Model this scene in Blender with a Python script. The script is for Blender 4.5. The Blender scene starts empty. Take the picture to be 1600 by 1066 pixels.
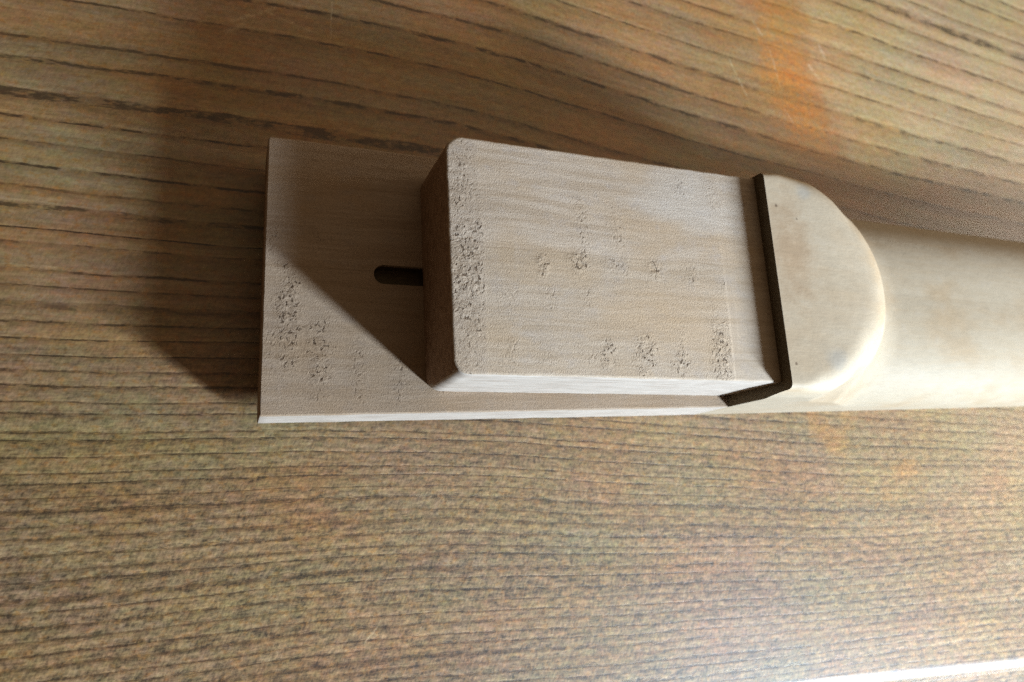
import bpy, bmesh, math, random
import numpy as np
from mathutils import Matrix, Vector, noise
from mathutils.geometry import intersect_line_line

S = bpy.context.scene
random.seed(7)

# ------------------------------------------------------------------ camera
cam_d = bpy.data.cameras.new('camera')
cam = bpy.data.objects.new('camera', cam_d)
S.collection.objects.link(cam)
S.camera = cam
R = Matrix.Rotation(-0.0570775, 4, 'Z') @ Matrix.Rotation(-0.36356128, 4, 'Y') @ Matrix.Rotation(0.24036071, 4, 'X')
cam.matrix_world = Matrix.Translation((-0.00469315, -0.045547, 0.14775081)) @ R
cam_d.sensor_width = 36
cam_d.lens = 36 * 1.12831507 * 1000 / 1600
cam_d.clip_start = 0.005
cam_d.clip_end = 50
cam_d.dof.use_dof = True
cam_d.dof.focus_distance = 0.139
cam_d.dof.aperture_fstop = 20
S.render.resolution_x, S.render.resolution_y = 1024, 682

# ------------------------------------------------------------------ room light
W = bpy.data.worlds.new('World')
S.world = W
W.use_nodes = True
wt = W.node_tree
tc = wt.nodes.new('ShaderNodeTexCoord'); sx = wt.nodes.new('ShaderNodeSeparateXYZ')
wt.links.new(tc.outputs['Generated'], sx.inputs[0])
mr = wt.nodes.new('ShaderNodeMapRange'); mr.inputs[1].default_value = -0.30; mr.inputs[2].default_value = 1.0
mr.interpolation_type = 'SMOOTHSTEP'
dt = wt.nodes.new('ShaderNodeVectorMath'); dt.operation = 'DOT_PRODUCT'; dt.inputs[1].default_value = (0.78, 0.60, 0.15)
wt.links.new(tc.outputs['Generated'], dt.inputs[0])
wt.links.new(dt.outputs['Value'], mr.inputs[0])
wm = wt.nodes.new('ShaderNodeMix'); wm.data_type = 'RGBA'
wt.links.new(mr.outputs[0], wm.inputs[0])
wm.inputs[6].default_value = (0.44, 0.26, 0.13, 1)       # the dim end of the room
wm.inputs[7].default_value = (4.6, 3.7, 2.6, 1)          # the bright end, a pale wall in daylight
wt.links.new(wm.outputs[2], wt.nodes['Background'].inputs[0])
W.node_tree.nodes['Background'].inputs[1].default_value = 0.10

def window_light(name, target, direction, dist, sx, sy, power, col):  # rectangular lamp; serves the window and the two added fills
    d = bpy.data.lights.new(name, 'AREA')
    d.shape = 'RECTANGLE'
    d.size, d.size_y = sx, sy
    d.energy = power
    d.color = col
    o = bpy.data.objects.new(name, d)
    S.collection.objects.link(o)
    v = Vector(direction).normalized()
    o.location = Vector(target) + v * dist
    o.rotation_euler = v.to_track_quat('Z', 'Y').to_euler()
    return o
window_light('window_light', (0.02, -0.01, 0.01), (29.3, -24.5, 15.8), 0.95, 0.085, 0.24, 9.8, (0.86, 1.08, 1.32))
window_light('near_falloff_light', (0.02, -0.01, 0.01), (29.3, -24.5, 14.6), 0.42, 0.030, 0.10, 1.95, (0.86, 1.08, 1.32))  # added nearer copy of the window lamp, steepens the falloff leftwards
window_light('side_fill_light', (0.12, 0.0, 0.0), (0.46, 0.03, 0.21), 0.55, 0.30, 0.08, 0.85, (1.0, 0.92, 0.78))  # added fill from the right, brightens the upper right table; no window known there

S.view_settings.view_transform = 'Standard'
S.view_settings.look = 'None'
S.view_settings.exposure = 0
S.view_settings.gamma = 1
S.cycles.max_bounces = 6
S.cycles.use_denoising = False      # keeps the fine fibre texture, and a little camera grain

# ------------------------------------------------------------------ shader expression helper
class X:
    """a float socket with operators"""
    def __init__(s, t, sock): s.t, s.s = t, sock
    def _m(s, op, *a, clamp=False):
        n = s.t.nodes.new('ShaderNodeMath'); n.operation = op; n.use_clamp = clamp
        for i, v in enumerate((s,) + a):
            if isinstance(v, X): s.t.links.new(v.s, n.inputs[i])
            else: n.inputs[i].default_value = float(v)
        return X(s.t, n.outputs[0])
    def __add__(s, o): return s._m('ADD', o)
    __radd__ = __add__
    def __sub__(s, o): return s._m('SUBTRACT', o)
    def __rsub__(s, o): return s._m('MULTIPLY', -1)._m('ADD', o)
    def __mul__(s, o): return s._m('MULTIPLY', o)
    __rmul__ = __mul__
    def __truediv__(s, o): return s._m('DIVIDE', o)
    def __pow__(s, o): return s._m('POWER', o)
    def abs(s): return s._m('ABSOLUTE')
    def fract(s): return s._m('FRACT')
    def floor(s): return s._m('FLOOR')
    def sin(s): return s._m('SINE')
    def sqrt(s): return s._m('SQRT')
    def min(s, o): return s._m('MINIMUM', o)
    def max(s, o): return s._m('MAXIMUM', o)
    def clamp(s): return s._m('ADD', 0, clamp=True)
    def ss(s, a, b):
        """smoothstep from a to b (a may exceed b)"""
        n = s.t.nodes.new('ShaderNodeMapRange'); n.interpolation_type = 'SMOOTHSTEP'
        s.t.links.new(s.s, n.inputs[0])
        if a <= b:
            n.inputs[1].default_value, n.inputs[2].default_value = a, b
            n.inputs[3].default_value, n.inputs[4].default_value = 0, 1
        else:
            n.inputs[1].default_value, n.inputs[2].default_value = b, a
            n.inputs[3].default_value, n.inputs[4].default_value = 1, 0
        return X(s.t, n.outputs[0])

class Mat:
    def __init__(s, name, rough=0.6, spec=0.4, coat=0.0, coat_rough=0.3):
        s.m = bpy.data.materials.new(name); s.m.use_nodes = True
        s.t = s.m.node_tree; s.b = s.t.nodes['Principled BSDF']
        s.b.inputs['Roughness'].default_value = rough
        s.b.inputs['Specular IOR Level'].default_value = spec
        s.b.inputs['Coat Weight'].default_value = coat
        s.b.inputs['Coat Roughness'].default_value = coat_rough
        g = s.t.nodes.new('ShaderNodeNewGeometry')
        v = s.t.nodes.new('ShaderNodeVectorMath'); v.operation = 'SCALE'; v.inputs[3].default_value = 1000
        s.t.links.new(g.outputs['Position'], v.inputs[0])
        sp = s.t.nodes.new('ShaderNodeSeparateXYZ'); s.t.links.new(v.outputs[0], sp.inputs[0])
        s.x, s.y, s.z = (X(s.t, sp.outputs[i]) for i in range(3))     # millimetres
    def vec(s, x, y, z):
        n = s.t.nodes.new('ShaderNodeCombineXYZ')
        for i, v in enumerate((x, y, z)):
            if isinstance(v, X): s.t.links.new(v.s, n.inputs[i])
            else: n.inputs[i].default_value = v
        return n.outputs[0]
    def noise(s, x, y, z, scale=1.0, detail=2.0, rough=0.5, dist=0.0):
        n = s.t.nodes.new('ShaderNodeTexNoise')
        s.t.links.new(s.vec(x, y, z), n.inputs['Vector'])
        n.inputs['Scale'].default_value = scale
        n.inputs['Detail'].default_value = detail
        n.inputs['Roughness'].default_value = rough
        n.inputs['Distortion'].default_value = dist
        return X(s.t, n.outputs['Fac'])
    def cnoise(s, x, y, z, detail=2.0, rough=0.5):
        n = s.t.nodes.new('ShaderNodeTexNoise')
        s.t.links.new(s.vec(x, y, z), n.inputs['Vector'])
        n.inputs['Scale'].default_value = 1
        n.inputs['Detail'].default_value = detail
        n.inputs['Roughness'].default_value = rough
        return n.outputs['Color']
    def chroma(s, base, col, amt):
        """multiply base by 1 + amt * (col - 0.5)"""
        v = s.t.nodes.new('ShaderNodeVectorMath'); v.operation = 'MULTIPLY_ADD'
        s.t.links.new(col, v.inputs[0])
        v.inputs[1].default_value = (amt, amt, amt); v.inputs[2].default_value = (1 - amt / 2,) * 3
        return s.mix(base, v.outputs[0], 1.0, 'MULTIPLY')
    def col(s, c):
        n = s.t.nodes.new('ShaderNodeRGB'); n.outputs[0].default_value = (*c, 1); return n.outputs[0]
    def mix(s, a, b, f, mode='MIX'):
        n = s.t.nodes.new('ShaderNodeMix'); n.data_type = 'RGBA'; n.blend_type = mode
        f = f if isinstance(f, X) else None or f
        if isinstance(f, X): s.t.links.new(f.s, n.inputs[0])
        else: n.inputs[0].default_value = f
        for sock, v in ((n.inputs[6], a), (n.inputs[7], b)):
            if isinstance(v, tuple): sock.default_value = (*v, 1)
            else: s.t.links.new(v, sock)
        return n.outputs[2]
    def grey(s, x):
        n = s.t.nodes.new('ShaderNodeCombineColor')
        for i in range(3): s.t.links.new(x.s, n.inputs[i])
        return n.outputs[0]
    def base(s, c): s.t.links.new(c, s.b.inputs['Base Color'])
    def roughness(s, x): s.t.links.new(x.s, s.b.inputs['Roughness'])
    def bump(s, h_mm, strength=1.0):
        n = s.t.nodes.new('ShaderNodeBump')
        n.inputs['Strength'].default_value = strength
        n.inputs['Distance'].default_value = 0.001
        s.t.links.new(h_mm.s, n.inputs['Height'])
        s.t.links.new(n.outputs[0], s.b.inputs['Normal'])
    
# ------------------------------------------------------------------ table wood
def table_material():
    m = Mat('varnished_ring_porous_wood', rough=0.5, spec=0.4, coat=0.48, coat_rough=0.42)
    x, y = m.x, m.y
    # grain lines bend gently downwards to the right
    big = m.noise(x * 0.006, y * 0.014, 3.0, 1, 1)
    wav = m.noise(x * 0.03, y * 0.05, 8.0, 1, 2)
    xr = (x + 5).max(0)
    bend = xr.min(70) * xr.min(70) * 0.00072 + (xr - 70).max(0) * 0.100
    amt = y.ss(-110, 50) * 0.62 + 0.48
    v = y + bend * amt + (big - 0.5) * 9 + (wav - 0.5) * 1.3
    # ring phase: wide rings above, narrow rings below
    vc = v.min(46)
    ph = vc * 0.285 - vc * vc * 0.00155 + (v - 46).max(0) * 0.13
    jit = m.noise(ph * 0.9, 5.0, 1.0, 1, 1)
    ph = ph + (jit - 0.5) * 1.5 + (m.noise(x * 0.10, y * 0.35, 11.0, 1, 2) - 0.5) * 0.22
    fr = ph.fract()
    ring = ph.floor()
    rnd = m.noise(ring * 7.31, 2.0, 4.0, 1, 0)
    dense = y.ss(10, -60)
    fib = m.noise(x * 0.10, v * 1.6, 2.0, 1, 3, 0.6)                  # long fibres
    fine = m.noise(x * 0.7, v * 5.0, 7.0, 1, 2, 0.6)                   # short pores
    dash = m.noise(x * (dense * 0.16 + 0.14), v * (dense * 0.6 + 0.4), 9.0, 1, 3, 0.7)                # where a pore line breaks
    line = (fr - 0.5 - (fine - 0.5) * (dense * 0.45 + 0.14)).abs()
    w1 = dense * 0.085 + 0.088
    pore = (1 - (line / w1).min(1)) 
    pore = pore.ss(0.0, 0.62) * dash.ss(0.42, 0.56) * (rnd.ss(0.25, 0.6) * 0.6 + 0.4)
    late = fr.ss(0.05, 0.5) * fr.ss(0.62, 0.5)                         # darkens slowly towards the pore line
    light = ((fr - 0.68).abs() * 11).min(1)
    light = (1 - light) * rnd.ss(0.42, 0.56)
    # short scattered pores in the narrow-ringed lower part
    sp = m.noise(x * 0.42, v * 2.1 - x * 0.10, 21.0, 1, 3, 0.7).ss(0.53, 0.68) * (dense * 0.75 + 0.2)
    furs = m.noise(x * 1.9 + y * 1.1, y * 0.55 - x * 0.32, 5.0, 1, 2, 0.6)
    c = m.mix((0.335, 0.238, 0.150), (0.235, 0.145, 0.078), late * 0.95)
    c = m.mix(c, (0.41, 0.31, 0.205), light * 0.75)
    c = m.mix(c, (0.215, 0.125, 0.062), fib.ss(0.46, 0.72) * 0.42)
    c = m.mix(c, (0.36, 0.27, 0.18), fib.ss(0.46, 0.28) * 0.45)
    # broad warm and grey clouds, age staining
    cl = m.noise(x * 0.035, y * 0.06, 31.0, 1, 3, 0.6)
    c = m.mix(c, (0.36, 0.19, 0.075), cl.ss(0.50, 0.72) * 0.42)
    c = m.mix(c, (0.30, 0.26, 0.20), cl.ss(0.46, 0.30) * 0.35)
    mot = m.noise(x * 0.55, y * 0.75, 41.0, 1, 3, 0.65)
    mo2 = m.noise(x * 0.55, y * 0.75, 61.0, 1, 3, 0.65)
    c = m.mix(c, (0.34, 0.18, 0.065), mot.ss(0.50, 0.68) * 0.70)
    c = m.mix(c, (0.22, 0.19, 0.085), mo2.ss(0.50, 0.68) * 0.30)
    c = m.mix(c, (0.36, 0.28, 0.24), mo2.ss(0.46, 0.28) * 0.35)
    c = m.mix(c, (0.050, 0.030, 0.015), pore * (0.92 - dense * 0.24))
    c = m.mix(c, (0.105, 0.064, 0.034), sp * 0.62)
    # orange stain
    n1 = m.noise(x * 0.16, y * 0.14, 51.0, 1, 3, 0.6)
    cx = x - ((78 - y).max(0) * 0.30 + 148.5)
    st = (cx.abs() + (n1 - 0.5) * 22).ss(14.0, 4.0) * (y + (n1 - 0.5) * 14).ss(47, 60)
    st = st * (n1.ss(0.34, 0.50) * 0.5 + 0.5) * (1 - y.ss(84, 100) * 0.45)
    c = m.mix(c, (0.58, 0.22, 0.03), st * mot.ss(0.25, 0.6) * 0.74)
    halo = (cx.abs() + (n1 - 0.5) * 30).ss(40, 5) * y.ss(30, 55)
    c = m.mix(c, (0.42, 0.22, 0.085), halo * 0.33)
    for px, py, r, k in ((146.8, -34.3, 7, .55), (141.2, -29.5, 5, .45), (170.6, -41.8, 5, .45), (152, -29, 4, .35)):
        d = (((x - px) * 0.8) ** 2.0 + (y - py) ** 2.0)
        d = ((x - px) * (x - px) + (y - py) * (y - py)).sqrt() + (n1 - 0.5) * 9
        c = m.mix(c, (0.47, 0.23, 0.07), d.ss(r, r * 0.2) * k)
    # pale scratches and scuffs
    scr = None
    segs = [(14.4, 71.5, 14.0, 61.0, .16, .6), (11, 62, -2, 66, .3, .5), (2, 67, -9, 60.5, .5, .35), (-4, 62, -9, 58, .6, .3),
            (128, 78, 133, 66, .22, .6), (144, 84, 146, 72, .22, .55), (139, 93, 142, 88, .4, .5), (146, 65, 149, 60, .2, .5),
            (158, 82, 162, 77, .6, .45), (164, 90, 166, 84, .5, .4), (176, 60, 181, 55, .25, .45), (196, 70, 206, 67, .25, .35),
            (96.5, -66.5, 99.5, -58.5, .16, .55), (93.5, -71, 95, -67, .15, .4), (60, 68, 66, 62, .25, .35), (20.5, -71, 24, -67, .15, .5),
            (60, -74.5, 61.6, -71.5, .14, .6), (9, -33.5, 10.5, -31, .2, .4)]
    for ax, ay, bx_, by, wd, k in segs:
        L = math.hypot(bx_ - ax, by - ay); ux, uy = (bx_ - ax) / L, (by - ay) / L
        tt = (x - ax) * ux + (y - ay) * uy
        dd = ((x - ax) * (-uy) + (y - ay) * ux + (mot - 0.5) * 1.2).abs()
        s = dd.ss(wd * 1.6, wd * 0.3) * tt.ss(-0.5, 0.8) * tt.ss(L + 0.5, L - 0.8) * k
        scr = s if scr is None else scr.max(s)
    scr = scr * mo2.ss(0.38, 0.56) * 0.75
    c = m.mix(c, (0.60, 0.52, 0.42), scr)
    c = m.mix(c, (0.10, 0.06, 0.035), ((x - 66.2).abs() + (y + 58.7).abs() * 0.6).ss(0.9, 0.3) * 0.7)
    # fine speckle of the open surface
    # blotchy short-fibred surface: darker and lighter flecks drawn out along the grain, with uneven tint
    f1 = m.noise(x * 0.30, v * 1.0 - x * 0.05, 71.0, 1, 4, 0.68)
    f2 = m.noise(x * 1.5 - y * 0.75, y * 0.7 + x * 0.35, 75.0, 1, 3, 0.7)
    f3 = m.noise(x * 0.014, v * 0.22, 79.0, 1, 2, 0.5)
    k = ((f1 - 0.5) * (dense * 2.3 + 0.9) + (f2 - 0.5) * (dense * 1.5 + 1.0) + (f3 - 0.5) * 0.9 + 1.0).max(0.25) * (y.ss(30, 80) * 0.22 + 0.66)  # upper table also painted paler, standing in for missing light
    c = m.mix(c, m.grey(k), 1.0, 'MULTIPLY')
    c = m.chroma(c, m.cnoise(x * 0.40, y * 0.62, 83.0, 3, 0.6), 0.32)
    c = m.chroma(c, m.cnoise(x * 0.035, y * 0.05, 87.0, 2, 0.5), 0.35)
    worn_lift = (cx + (n1 - 0.5) * 12).ss(6, 17) * (y + (n1 - 0.5) * 20).ss(36, 58)  # bleached zone right of the stain, also painted paler for missing light
    c = m.mix(c, (1.28, 1.42, 1.62), worn_lift * 0.85, 'MULTIPLY')
    gold = m.noise(x * 0.03, v * 0.16, 91.0, 1, 3, 0.6).ss(0.40, 0.62) * (y.ss(-25, 30) * 0.40 + 0.16) * (1 - x.ss(150, 225) * 0.85)
    c = m.mix(c, (1.12, 0.84, 0.52), gold, 'MULTIPLY')
    c = m.mix(c, (1.16, 1.03, 0.77), 1.0, 'MULTIPLY')
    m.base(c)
    m.bump(pore * -0.03 + f2 * 0.035 + f1 * 0.02, 0.8)
    m.roughness(fib * 0.2 + 0.42)
    return m.m

# ------------------------------------------------------------------ neck wood
def neck_material(sawn):
    m = Mat('sawn_pale_maple' if sawn else 'sanded_pale_maple', rough=0.7 if sawn else 0.62, spec=0.2)
    x, y, z = m.x, m.y, m.z
    wob = m.noise(x * 0.03, y * 0.08, z * 0.08, 1, 2)
    yy = y + (wob - 0.5) * 3
    fib = m.noise(x * 0.045, yy * 0.75, z * 0.75, 1, 4, 0.6)
    fine = m.noise(x * 0.30, y * 3.0, z * 3.0, 1, 2, 0.6)
    cloud = m.noise(x * 0.05, y * 0.08, z * 0.1, 1, 3, 0.55)
    mot = m.noise(x * 0.22, y * 0.3, z * 0.3, 1.0, 4, 0.65)
    # two halves glued along the middle, the lower half a little darker
    lam = (y - 0.9 + (x - 100).max(0) * 0.012 + (wob - 0.5) * 0.8)
    low = lam.ss(0.25, -0.25)
    if sawn:
        c = m.mix((0.49, 0.395, 0.315), (0.40, 0.305, 0.225), fib.ss(0.35, 0.70))
        c = m.mix(c, (0.44, 0.315, 0.205), cloud.ss(0.45, 0.70) * 0.60)
        c = m.mix(c, (0.42, 0.355, 0.315), mot.ss(0.50, 0.72) * 0.5)
    else:
        c = m.mix((0.60, 0.50, 0.385), (0.50, 0.385, 0.265), fib.ss(0.36, 0.74) * 0.5)
        c = m.mix(c, (0.52, 0.36, 0.215), cloud.ss(0.46, 0.70) * 0.55)
        c = m.mix(c, (0.50, 0.44, 0.38), mot.ss(0.52, 0.75) * 0.35)
        # rubbed brown patch on the heel cap beside the step
        d = (((x - 107) * 0.75) * ((x - 107) * 0.75) + (y - 4) * (y - 4) * 0.16).sqrt() + (mot - 0.5) * 9
        c = m.mix(c, (0.45, 0.27, 0.14), d.ss(7.5, 0.0) * 0.85 * z.ss(28, 31))
        cap = z.ss(30.2, 31.4)
        c = m.mix(c, (0.44, 0.37, 0.295), cap * 0.45)
        for px, py, r in ((115.5, -19.5, 3.6), (113, 19, 3.0)):
            d = ((x - px) * (x - px) + (y - py) * (y - py)).sqrt() + (mot - 0.5) * 4
            c = m.mix(c, (0.36, 0.36, 0.36), d.ss(r, r * 0.2) * 0.5 * cap)
        for px, py in ((104.2, -20.6), (104.8, 14.6), (110.0, 12.0)):
            d = ((x - px) * (x - px) + (y - py) * (y - py)).sqrt() + (mot - 0.5) * 0.6
            c = m.mix(c, (0.14, 0.09, 0.06), d.ss(0.45, 0.15) * 0.8 * cap)
    c = m.mix(c, (0.36, 0.27, 0.18), low * (0.22 if sawn else 0.12))
    c = m.mix(c, (0.26, 0.18, 0.11), (1 - (lam.abs() / 0.22).min(1)) * (0.34 if sawn else 0.10))
    if sawn:
        # saw arcs run across, nearly square to the length
        arc = x + y * 0.05 + (y - 20) * (y - 20) * 0.0011
        q = arc / 8.1 + (wob - 0.5) * 0.25
        fr = q.fract()
        rnd = m.noise(q.floor() * 5.7, 1.0, 3.0, 1, 0)
        kerf = (1 - ((fr - 0.5).abs() * 22).min(1)) * m.noise(x * 0.1, y * 0.12, 14.0, 1, 1).ss(0.42, 0.62)
        ch = (arc * 2.6).sin() * 0.5 + 0.5
        rough_n = m.noise(x * 1.9 - y * 0.6, y * 1.2 + x * 0.35, 5.0, 1, 5, 0.72)
        fur = m.noise(x * 3.6 - y * 2.0, y * 0.9 + x * 0.5, 15.0, 1, 4, 0.75)
        rn2 = m.noise(x * 4.2 - y * 1.2, y * 2.6 + x * 0.6, 45.0, 1, 3, 0.7)
        pn = m.noise(x * 1.5 - y * 0.35, y * 1.1 + x * 0.2, 33.0, 1, 2, 0.5)
        brk = m.noise(x * 0.5, y * 0.6, 37.0, 1, 2, 0.5)
        tz = z.ss(20, 27)                                              # 1 on the tenon, 0 on the tongue
        # bands of torn grain
        bands = ((fr - 0.30).abs() * 2.6).min(1)
        bands = (1 - bands) * m.noise(x * 0.02 + 4, y * 0.09, 27.0, 1, 2, 0.5).ss(0.47, 0.60)
        def blob(px, py, rx, ry):
            d = (((x - px) / rx) * ((x - px) / rx) + ((y - py) / ry) * ((y - py) / ry)).sqrt() + (mot - 0.5) * 3.0
            return d.ss(1.8, 0.0)
        edge = (arc - 38.2 + (fine - 0.5) * 0.8).ss(0.5, -0.5)
        tb = (blob(34.5, -4.5, 3.2, 9.5).max(blob(33.5, 12, 2.6, 7) * 0.55).max(0.22) * edge).max(blob(88.3, -17.5, 2.0, 7.0) * 0.9)
        tb = tb.max(blob(49.5, -1.8, 1.0, 1.6)).max(blob(57.3, -0.8, 1.8, 1.9)).max(blob(64.5, -.4, 1.6, 1.4) * .8).max(blob(74.3, -.8, 1.2, 1.5))
        tb = tb.max(blob(62, -19.5, 1.5, 2.6) * .8).max(blob(70.5, -18.5, 2.4, 4) * .9).max(blob(78.5, -19.5, 2.0, 3.5) * .8)
        gb = blob(4.5, -9.0, 2.0, 8.0).max(blob(10.5, -16.5, 2.0, 6.0) * 0.9)
        torn = (tb * tz).max(gb * (1 - tz)).max(bands * 0.35)
        smooth_zone = (arc - 91.2 + (fine - 0.5) * 0.5).ss(0.2, 0.9) * tz * y.ss(14, -10)       # planed strip by the heel
        torn = torn * (1 - smooth_zone) * brk.ss(0.30, 0.58)
        pit = pn.ss(0.46, 0.36) * torn.ss(0.05, 0.6)
        c = m.mix(c, (0.57, 0.48, 0.40), kerf * 0.12)
        warm = (((x - 76) / 17) * ((x - 76) / 17) + ((y + 11) / 9) * ((y + 11) / 9)).sqrt() + (cloud - 0.5) * 2.2
        c = m.mix(c, (0.46, 0.31, 0.18), warm.ss(1.2, 0.2) * 0.42 * tz)
        cool = (((x - 84) / 16) * ((x - 84) / 16) + ((y - 14) / 8) * ((y - 14) / 8)).sqrt() + (cloud - 0.5) * 2.2
        c = m.mix(c, (0.52, 0.46, 0.41), cool.ss(1.2, 0.2) * 0.55 * tz)
        c = m.mix(c, (0.33, 0.26, 0.21), edge * 0.22 * tz)
        c = m.mix(c, (0.30, 0.225, 0.165), torn * 0.28)
        c = m.mix(c, (0.13, 0.085, 0.055), pit * 0.9)
        k = (rough_n - 0.5) * 0.30 + (rn2 - 0.5) * 0.70 + (fur - 0.5) * 0.50 + (fine - 0.5) * 0.25 + 1.0
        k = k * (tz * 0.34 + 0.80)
        c = m.mix(c, m.grey(k), 1.0, 'MULTIPLY')
        calm = 1 - smooth_zone * 0.65
        h = (pit * -0.22 + rough_n * torn * 0.30 + rn2 * 0.11 + fur * 0.05 + fine * 0.04) * calm + kerf * 0.007 
        c = m.mix(c, (0.98, 0.84, 0.70), (1 - tz) * 0.8, 'MULTIPLY')  # tongue tinted darker and redder, its warm shade put into the colour
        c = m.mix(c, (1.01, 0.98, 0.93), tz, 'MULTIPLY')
        m.bump(h, 0.9)
    else:
        k = (fine - 0.5) * 0.26 + (fib - 0.5) * 0.25 + (mot - 0.5) * 0.3 + (m.noise(x * 2.2, y * 2.2, z * 2.2, 1, 2, .7) - 0.5) * 0.16 + 1.0
        k = k * (z.ss(22, 31) * 0.26 + 0.68)  # shaft painted darker than the cap, countering the strong light on it
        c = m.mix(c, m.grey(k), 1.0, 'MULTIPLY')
        c = m.mix(c, (1.05, 0.995, 0.90), 1.0, 'MULTIPLY')
        m.bump(mot * 0.10 + fine * 0.012 + m.noise(x * 1.4, y * 1.4, z * 1.4, 1, 3) * 0.03, 0.7)
    c = m.mix(c, (0.96, 0.965, 0.96), 1.0, 'MULTIPLY')
    m.base(c)
    return m.m

M_table = table_material()
M_sawn = neck_material(True)
M_sand = neck_material(False)
def planed_material():
    m = Mat('planed_pale_maple', rough=0.6, spec=0.2)
    f = m.noise(m.x * 0.12, m.y * 0.5, m.z * 1.3, 1, 3, 0.6)
    mo = m.noise(m.x * 0.5, m.y * 0.5, m.z * 0.5, 1, 3, 0.6)
    c = m.mix((0.54, 0.455, 0.375), (0.40, 0.32, 0.25), f.ss(0.35, 0.7))
    c = m.mix(c, (0.54, 0.42, 0.34), mo.ss(0.5, 0.75) * 0.4)
    m.base(c); m.bump(f * 0.03 + mo * 0.03, 0.6)
    return m.m
M_plane = planed_material()
def end_grain_material():
    m = Mat('rough_end_grain', rough=0.8, spec=0.15)
    f = m.noise(m.x * 0.8, m.y * 0.5, m.z * 0.9, 1, 4, 0.65)
    m.base(m.mix((0.36, 0.235, 0.155), (0.24, 0.145, 0.09), f.ss(0.35, 0.7))); m.bump(f * 0.15, 0.8)
    return m.m
M_end = end_grain_material()
def face_materials(o):
    """planed wood on the long side faces, end grain on the end faces, sawn wood on top"""
    me = o.data; me.materials.append(M_plane); me.materials.append(M_end)
    for p in me.polygons:
        n = p.normal
        if abs(n.z) < .6: p.material_index = 2 if abs(n.x) > .75 else 1
def slot_shade_material():
    m = Mat('dark_slot_and_step_shade', rough=0.8, spec=0.2)  # dark tone for the slot lining, reused as painted shade on the heel step
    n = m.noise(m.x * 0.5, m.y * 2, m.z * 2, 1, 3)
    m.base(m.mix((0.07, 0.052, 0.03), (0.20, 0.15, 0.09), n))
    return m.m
M_slot_shade = slot_shade_material()

# ------------------------------------------------------------------ object helpers
def empty(name, loc, label, cat):
    o = bpy.data.objects.new(name, None)
    S.collection.objects.link(o)
    o.location = loc
    o['label'] = label; o['category'] = cat
    return o

def link(name, verts, faces, mat, parent, sharp=32, label=None):
    """verts in metres, world space; linked as one mesh under its parent"""
    off = Vector(parent.location) if parent else Vector((0, 0, 0))
    p = parent
    while p is not None and p.parent is not None:
        p = p.parent; off = off + Vector(p.location)
    me = bpy.data.meshes.new(name)
    me.from_pydata([tuple(Vector(v) - off) for v in verts], [], faces)
    bm = bmesh.new(); bm.from_mesh(me)
    bmesh.ops.remove_doubles(bm, verts=bm.verts, dist=1e-7)
    bmesh.ops.recalc_face_normals(bm, faces=bm.faces)
    for f in bm.faces: f.smooth = True
    for e in bm.edges:
        if len(e.link_faces) == 2 and e.calc_face_angle(0) > math.radians(sharp): e.smooth = False
    bm.to_mesh(me); bm.free()
    me.materials.append(mat)
    o = bpy.data.objects.new(name, me)
    S.collection.objects.link(o)
    if parent: o.parent = parent
    if label: o['label'] = label
    return o

def fill(loops3d):
    """triangulate a flat polygon with holes -> (verts, faces) through bmesh scanfill"""
    bm = bmesh.new(); edges = []
    for lp in loops3d:
        vs = [bm.verts.new(p) for p in lp]
        for i in range(len(vs)): edges.append(bm.edges.new((vs[i], vs[(i + 1) % len(vs)])))
    bmesh.ops.triangle_fill(bm, edges=edges, use_beauty=True, normal=(0, 0, 1))
    bm.verts.ensure_lookup_table(); bm.verts.index_update()
    V = [tuple(v.co) for v in bm.verts]; F = [[v.index for v in f.verts] for f in bm.faces]
    bm.free()
    return V, F

class Geo:
    def __init__(s): s.V, s.F = [], []
    def add(s, V, F):
        o = len(s.V); s.V += [tuple(v) for v in V]; s.F += [[i + o for i in f] for f in F]
    def band(s, a, b):
        n = len(a); o = len(s.V); s.V += [tuple(v) for v in a] + [tuple(v) for v in b]
        s.F += [[o + i, o + (i + 1) % n, o + n + (i + 1) % n, o + n + i] for i in range(n)]
    def strip(s, a, b):
        n = len(a); o = len(s.V); s.V += [tuple(v) for v in a] + [tuple(v) for v in b]
        s.F += [[o + i, o + i + 1, o + n + i + 1, o + n + i] for i in range(n - 1)]
    def mm(s): return [(a / 1000, b / 1000, c / 1000) for a, b, c in s.V]

def nz(x, y, z=0.0): return noise.noise(Vector((x, y, z)))

# ------------------------------------------------------------------ the neck (all numbers in mm)
T, ZT, ZH = 10.25, 28.48, 31.69
X0, X1, XE = 31.1, 102.5, 420.0
KT = 0.02673
def halfw(x): return (56 - KT * x) / 2
def zbot(x): return -3.4 * min(max(x / 90.0, 0), 1)                   # the underside lifts a little at the tongue's end

neck = empty('guitar_neck', (0.100, 0, -0.0034),
             'unvarnished pale wooden guitar neck lying face down, square tenon block and rounded heel up', 'guitar neck')

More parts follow.
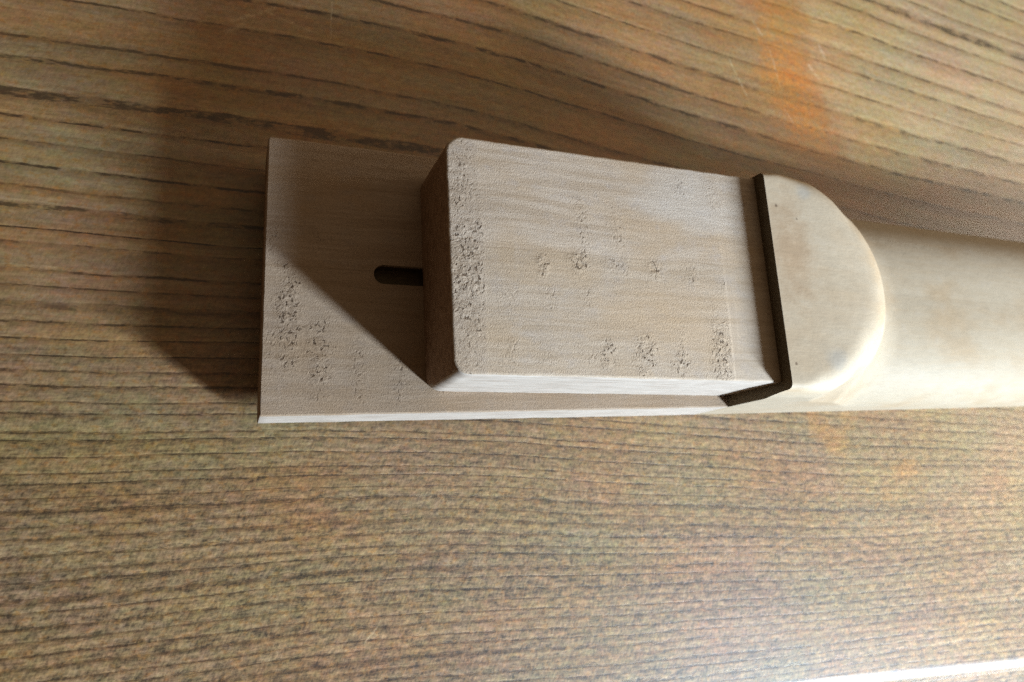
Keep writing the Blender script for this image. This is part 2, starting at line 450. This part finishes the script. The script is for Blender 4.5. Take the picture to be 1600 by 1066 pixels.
# tongue: flat plate under the tenon, with a truss rod slot cut in it
def inset_loop(lp, d):
    n = len(lp); out = []
    for i in range(n):
        ax, ay = lp[i - 1]; bx, by = lp[(i + 1) % n]
        tx, ty = bx - ax, by - ay; L = math.hypot(tx, ty) or 1
        out.append((lp[i][0] - ty / L * d, lp[i][1] + tx / L * d))
    return out
def dense_poly(pts, step):
    out = []
    for i in range(len(pts)):
        a, b = pts[i], pts[(i + 1) % len(pts)]
        n = max(1, int(math.hypot(b[0] - a[0], b[1] - a[1]) / step))
        out += [(a[0] + (b[0] - a[0]) * j / n, a[1] + (b[1] - a[1]) * j / n) for j in range(n)]
    return out
def corner(cx, cy, r, a0, a1, n=8):
    return [(cx + r * math.cos(math.radians(a0 + (a1 - a0) * i / n)), cy + r * math.sin(math.radians(a0 + (a1 - a0) * i / n))) for i in range(n + 1)]

h0, h1 = halfw(0), halfw(X1)
out = [(X1, -h1), (X1, h1)] + corner(0.1 + .9, h0 - 1.1, .7, 90, 180, 4) + corner(-.25 + .3, -h0 + .3, .3, 180, 270, 3)
out = dense_poly(out, 1.2)
def wob(p, a=0.07):
    if p[0] > X1 - .5: return p
    return (p[0] + a * nz(p[1] * .35, 3.1), p[1] + a * nz(p[0] * .3, 9.4))
out = [wob(p) for p in out]
slot = [(44, -1.65), (44, 2.35)] + corner(22.8, .35, 2.0, 90, 270, 12)
slot = dense_poly(slot, 1.5)
g = Geo()
ci = [(p[0], p[1]) for p in inset_loop(out, .28)]
ci = [(min(c[0], X1) if o_[0] < X1 - .01 else X1, c[1]) for c, o_ in zip(ci, out)]
V, F = fill([[(p[0], p[1], T) for p in ci], [(p[0], p[1], T) for p in slot]])
g.add(V, F)
g.band([(p[0], p[1], T) for p in ci], [(p[0], p[1], T - .26) for p in out])
g.band([(p[0], p[1], T - .26) for p in out], [(p[0], p[1], zbot(p[0])) for p in out])
V, F = fill([[(p[0], p[1], 0) for p in out]])
g.add([(v[0], v[1], zbot(v[0])) for v in V], F)
g.band([(p[0], p[1], T) for p in slot], [(p[0], p[1], T - 1.0) for p in slot])
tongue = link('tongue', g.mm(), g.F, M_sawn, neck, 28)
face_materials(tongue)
# lining of the slot: walls and floor, dark
g = Geo()
g.band([(p[0], p[1], T - 1.0) for p in slot], [(p[0], p[1], T - 3.2) for p in slot])
V, F = fill([[(p[0], p[1], T - 3.2) for p in slot]]); g.add(V, F)
ts = link('truss_rod_slot', g.mm(), g.F, M_slot_shade, tongue, 30)
ts.location = (0, 0, 0)

# tenon: upright block with rounded corners at its free end
def tenon_ring(z, ins):
    k = (z - T) / (ZT - T)
    lo0, lo1, hi0, hi1 = -23.25, -24.0, 22.8, 22.3
    x0 = X0 - .3 * (1 - k)
    r1, r2 = 3.6, 3.0
    pts = [(X1, lo1), (X1, hi1)]
    pts += corner(x0 + r1, hi0 - r1, r1, 93, 180, 10) + corner(x0 + r2, lo0 + r2, r2, 180, 270, 10)
    pts = dense_poly(pts, .8)
    res = []
    for p in pts:
        if p[0] < X1 - .3:
            a = .10 if z > ZT - 2 else .06
            p = (p[0] + a * nz(p[1] * .45, z * .25, 1) + a * .8 * nz(p[1] * 1.7, z * .6, 6), p[1] + a * nz(p[0] * .3, z * .25, 4) + a * .6 * nz(p[0] * 1.5, z * .5, 8))
        res.append(p)
    if ins:
        q = inset_loop(res, ins)
        res = [(X1, b[1]) if a[0] > X1 - .3 else b for a, b in zip(res, q)]
    return [(p[0], p[1], z) for p in res]
g = Geo()
rings = [tenon_ring(T + .02, 0)] + [tenon_ring(T + (ZT - .5 - T) * i / 8, 0) for i in range(1, 9)] + [tenon_ring(ZT - .2, .12), tenon_ring(ZT - .04, .34), tenon_ring(ZT, .62)]
for a, b in zip(rings, rings[1:]): g.band(a, b)
V, F = fill([rings[-1]]); g.add(V, F)
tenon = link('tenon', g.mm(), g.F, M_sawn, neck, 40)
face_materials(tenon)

# heel and shaft: one smooth implicit surface, solved along rays from the axis of each cross-section
cap = [(60, 22.4), (95, 22.4), (103.0, 22.4), (107.4, 22.35), (112.7, 21.7), (117.9, 20.2), (123.2, 17.3), (128.4, 12.3), (131.7, 6.6), (133.2, .5),
       (133.0, -5.6), (131.2, -11.6), (127.3, -17.0), (121.6, -21.0), (114.9, -23.7), (108.6, -25.1), (102.6, -25.8), (95, -26.2), (60, -26.2)]
P = np.array(cap)
def catmull(P, n=8):
    out = []
    N = len(P)
    for i in range(N - 1):
        p0, p1, p2, p3 = P[max(i - 1, 0)], P[i], P[i + 1], P[min(i + 2, N - 1)]
        for j in range(n):
            t = j / n
            out.append(.5 * ((2 * p1) + (-p0 + p2) * t + (2 * p0 - 5 * p1 + 4 * p2 - p3) * t * t + (-p0 + 3 * p1 - 3 * p2 + p3) * t ** 3))
    out.append(P[-1]); return np.array(out)
P = catmull(P, 6)
P = np.array([(px if px < 103 else 103 + (px - 103) * 1.10, py + (1.0 * min(max((px - 112) / 10, 0), 1) if py > 0 else 0)) for px, py in P])
def sd_cap(x, y):
    a, b = P, np.roll(P, -1, 0)
    d2 = np.full(x.shape, 1e9); ins = np.zeros(x.shape, bool)
    for (ax, ay), (bx, by) in zip(a, b):
        ex, ey = bx - ax, by - ay
        L = ex * ex + ey * ey
        if L < 1e-9: continue
        t = np.clip(((x - ax) * ex + (y - ay) * ey) / L, 0, 1)
        d2 = np.minimum(d2, (x - ax - t * ex) ** 2 + (y - ay - t * ey) ** 2)
        if ay != by:
            c = ((ay > y) != (by > y)) & (x < ex * (y - ay) / ey + ax)
            ins ^= c
    return np.where(ins, -1, 1) * np.sqrt(d2)
def smin(a, b, k):
    h = np.clip(.5 + .5 * (b - a) / k, 0, 1)
    return b * (1 - h) + a * h - k * h * (1 - h)
def Ffun(x, y, z):
    w = (56 - KT * x) / 2
    b = 20.2 - .006 * (x - 100)
    e = 2.7
    sh = ((np.abs(y) / w) ** e + (np.abs(z) / b) ** e) ** (1 / e)
    sh = (sh - 1) * np.minimum(w, b)
    fl = np.clip((ZH - z) / ZH, 0, 1)
    flare = 6.5 * fl ** 1.6
    hz = z - (ZH - .012 * np.clip(x - 118, 0, 99) ** 1.5)
    he = -smin(-(sd_cap(x, y) - flare - 1.8 * np.clip((x - 103) / 14, 0, 1)), -hz, 1.5 + 9.0 * np.clip((x - 106) / 20, 0, 1))
    back = np.clip((x - 118) / 12, 0, 1)
    return smin(sh, he, 3.0 + 9.0 * back)
xs = np.concatenate([np.arange(X1, 118, .8), np.arange(118, 150, .5), np.arange(150, 190, 2.0), np.arange(190, XE + .1, 10)])
NT = 260
th = np.linspace(0, np.pi, NT)
XX, TH = np.meshgrid(xs, th, indexing='ij')
cy_, sz_ = -np.cos(TH), np.sin(TH)
lo = np.full(XX.shape, 2.0); hi = np.full(XX.shape, 60.0)
for it in range(26):
    mid = (lo + hi) / 2
    v = Ffun(XX, mid * cy_, mid * sz_)
    lo = np.where(v < 0, mid, lo); hi = np.where(v < 0, hi, mid)
r = (lo + hi) / 2
YY, ZZ = r * cy_, r * sz_
lim = (56 - KT * XX) / 2
YY = np.clip(YY, -lim, lim)
nx = len(xs)
V = []; F = []
for i in range(nx):
    zb = zbot(xs[i])
    V.append((xs[i], float(YY[i, 0]), zb))
    V += [(float(xs[i]), float(YY[i, j]), float(ZZ[i, j])) for j in range(NT)]
    V.append((xs[i], float(YY[i, -1]), zb))
n = NT + 2
for i in range(nx - 1):
    for j in range(n - 1): F.append([i * n + j, i * n + j + 1, (i + 1) * n + j + 1, (i + 1) * n + j])
    F.append([i * n + n - 1, i * n, (i + 1) * n, (i + 1) * n + n - 1])
F.append(list(range(n))); F.append([(nx - 1) * n + j for j in range(n)][::-1])
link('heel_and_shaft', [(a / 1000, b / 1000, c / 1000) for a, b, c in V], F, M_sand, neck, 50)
hs = bpy.data.objects['heel_and_shaft']; hs.data.materials.append(M_slot_shade)  # step wall coloured dark in place of the shade that falls on it
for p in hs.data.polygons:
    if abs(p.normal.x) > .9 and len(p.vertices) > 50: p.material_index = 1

# ------------------------------------------------------------------ table
table = empty('wooden_table', (0.15, 0.2, -0.0034),
              'varnished brown wooden table top with dark grain lines, orange stain and glossy rounded edge', 'table')
# profile across the front edge, measured outwards from the straight part; local frame turned to the edge direction
e0, e1 = (0.1275, -0.0948), (0.2012, -0.0984)
dx, dy = e1[0] - e0[0], e1[1] - e0[1]
L = math.hypot(dx, dy); ux, uy = dx / L, dy / L          # along
ox, oy = uy, -ux                                          # outwards (towards -y)
def at(s, o_, z): return (e0[0] + ux * s + ox * o_, e0[1] + uy * s + oy * o_, -0.0034 + z)
prof = [(-.70, 0), (-.004, 0)]
R1 = .0052
for i in range(1, 9):
    a = math.radians(62 * i / 8); prof.append((-.004 + R1 * math.sin(a), -R1 * (1 - math.cos(a))))
tx, tz = prof[-1]
g = Geo()
stops = [-.6, -.2, 0, .2, .6]
for (a, za), (b, zb) in zip(prof, prof[1:]): g.strip([at(s, a, za) for s in stops], [at(s, b, zb) for s in stops])
g.strip([at(s, tx, tz) for s in stops], [at(s, tx, -.022) for s in stops])
g.strip([at(s, tx, -.022) for s in stops], [at(s, -.70, -.022) for s in stops])
g.strip([at(s, -.70, -.022) for s in stops], [at(s, -.70, 0) for s in stops])
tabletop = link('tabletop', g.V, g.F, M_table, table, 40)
# moulded lip a little lower than the top
g = Geo()
lip = [(tx + .0001, tz - .0008), (tx + .010, tz - .0012)]
for i in range(1, 7):
    a = math.radians(90 * i / 6); lip.append((tx + .010 + .004 * math.sin(a), tz - .0012 - .004 * (1 - math.cos(a))))
lip += [(lip[-1][0], -.020), (tx + .0001, -.020), lip[0]]
for (a, za), (b, zb) in zip(lip, lip[1:]): g.strip([at(s, a, za) for s in stops], [at(s, b, zb) for s in stops])
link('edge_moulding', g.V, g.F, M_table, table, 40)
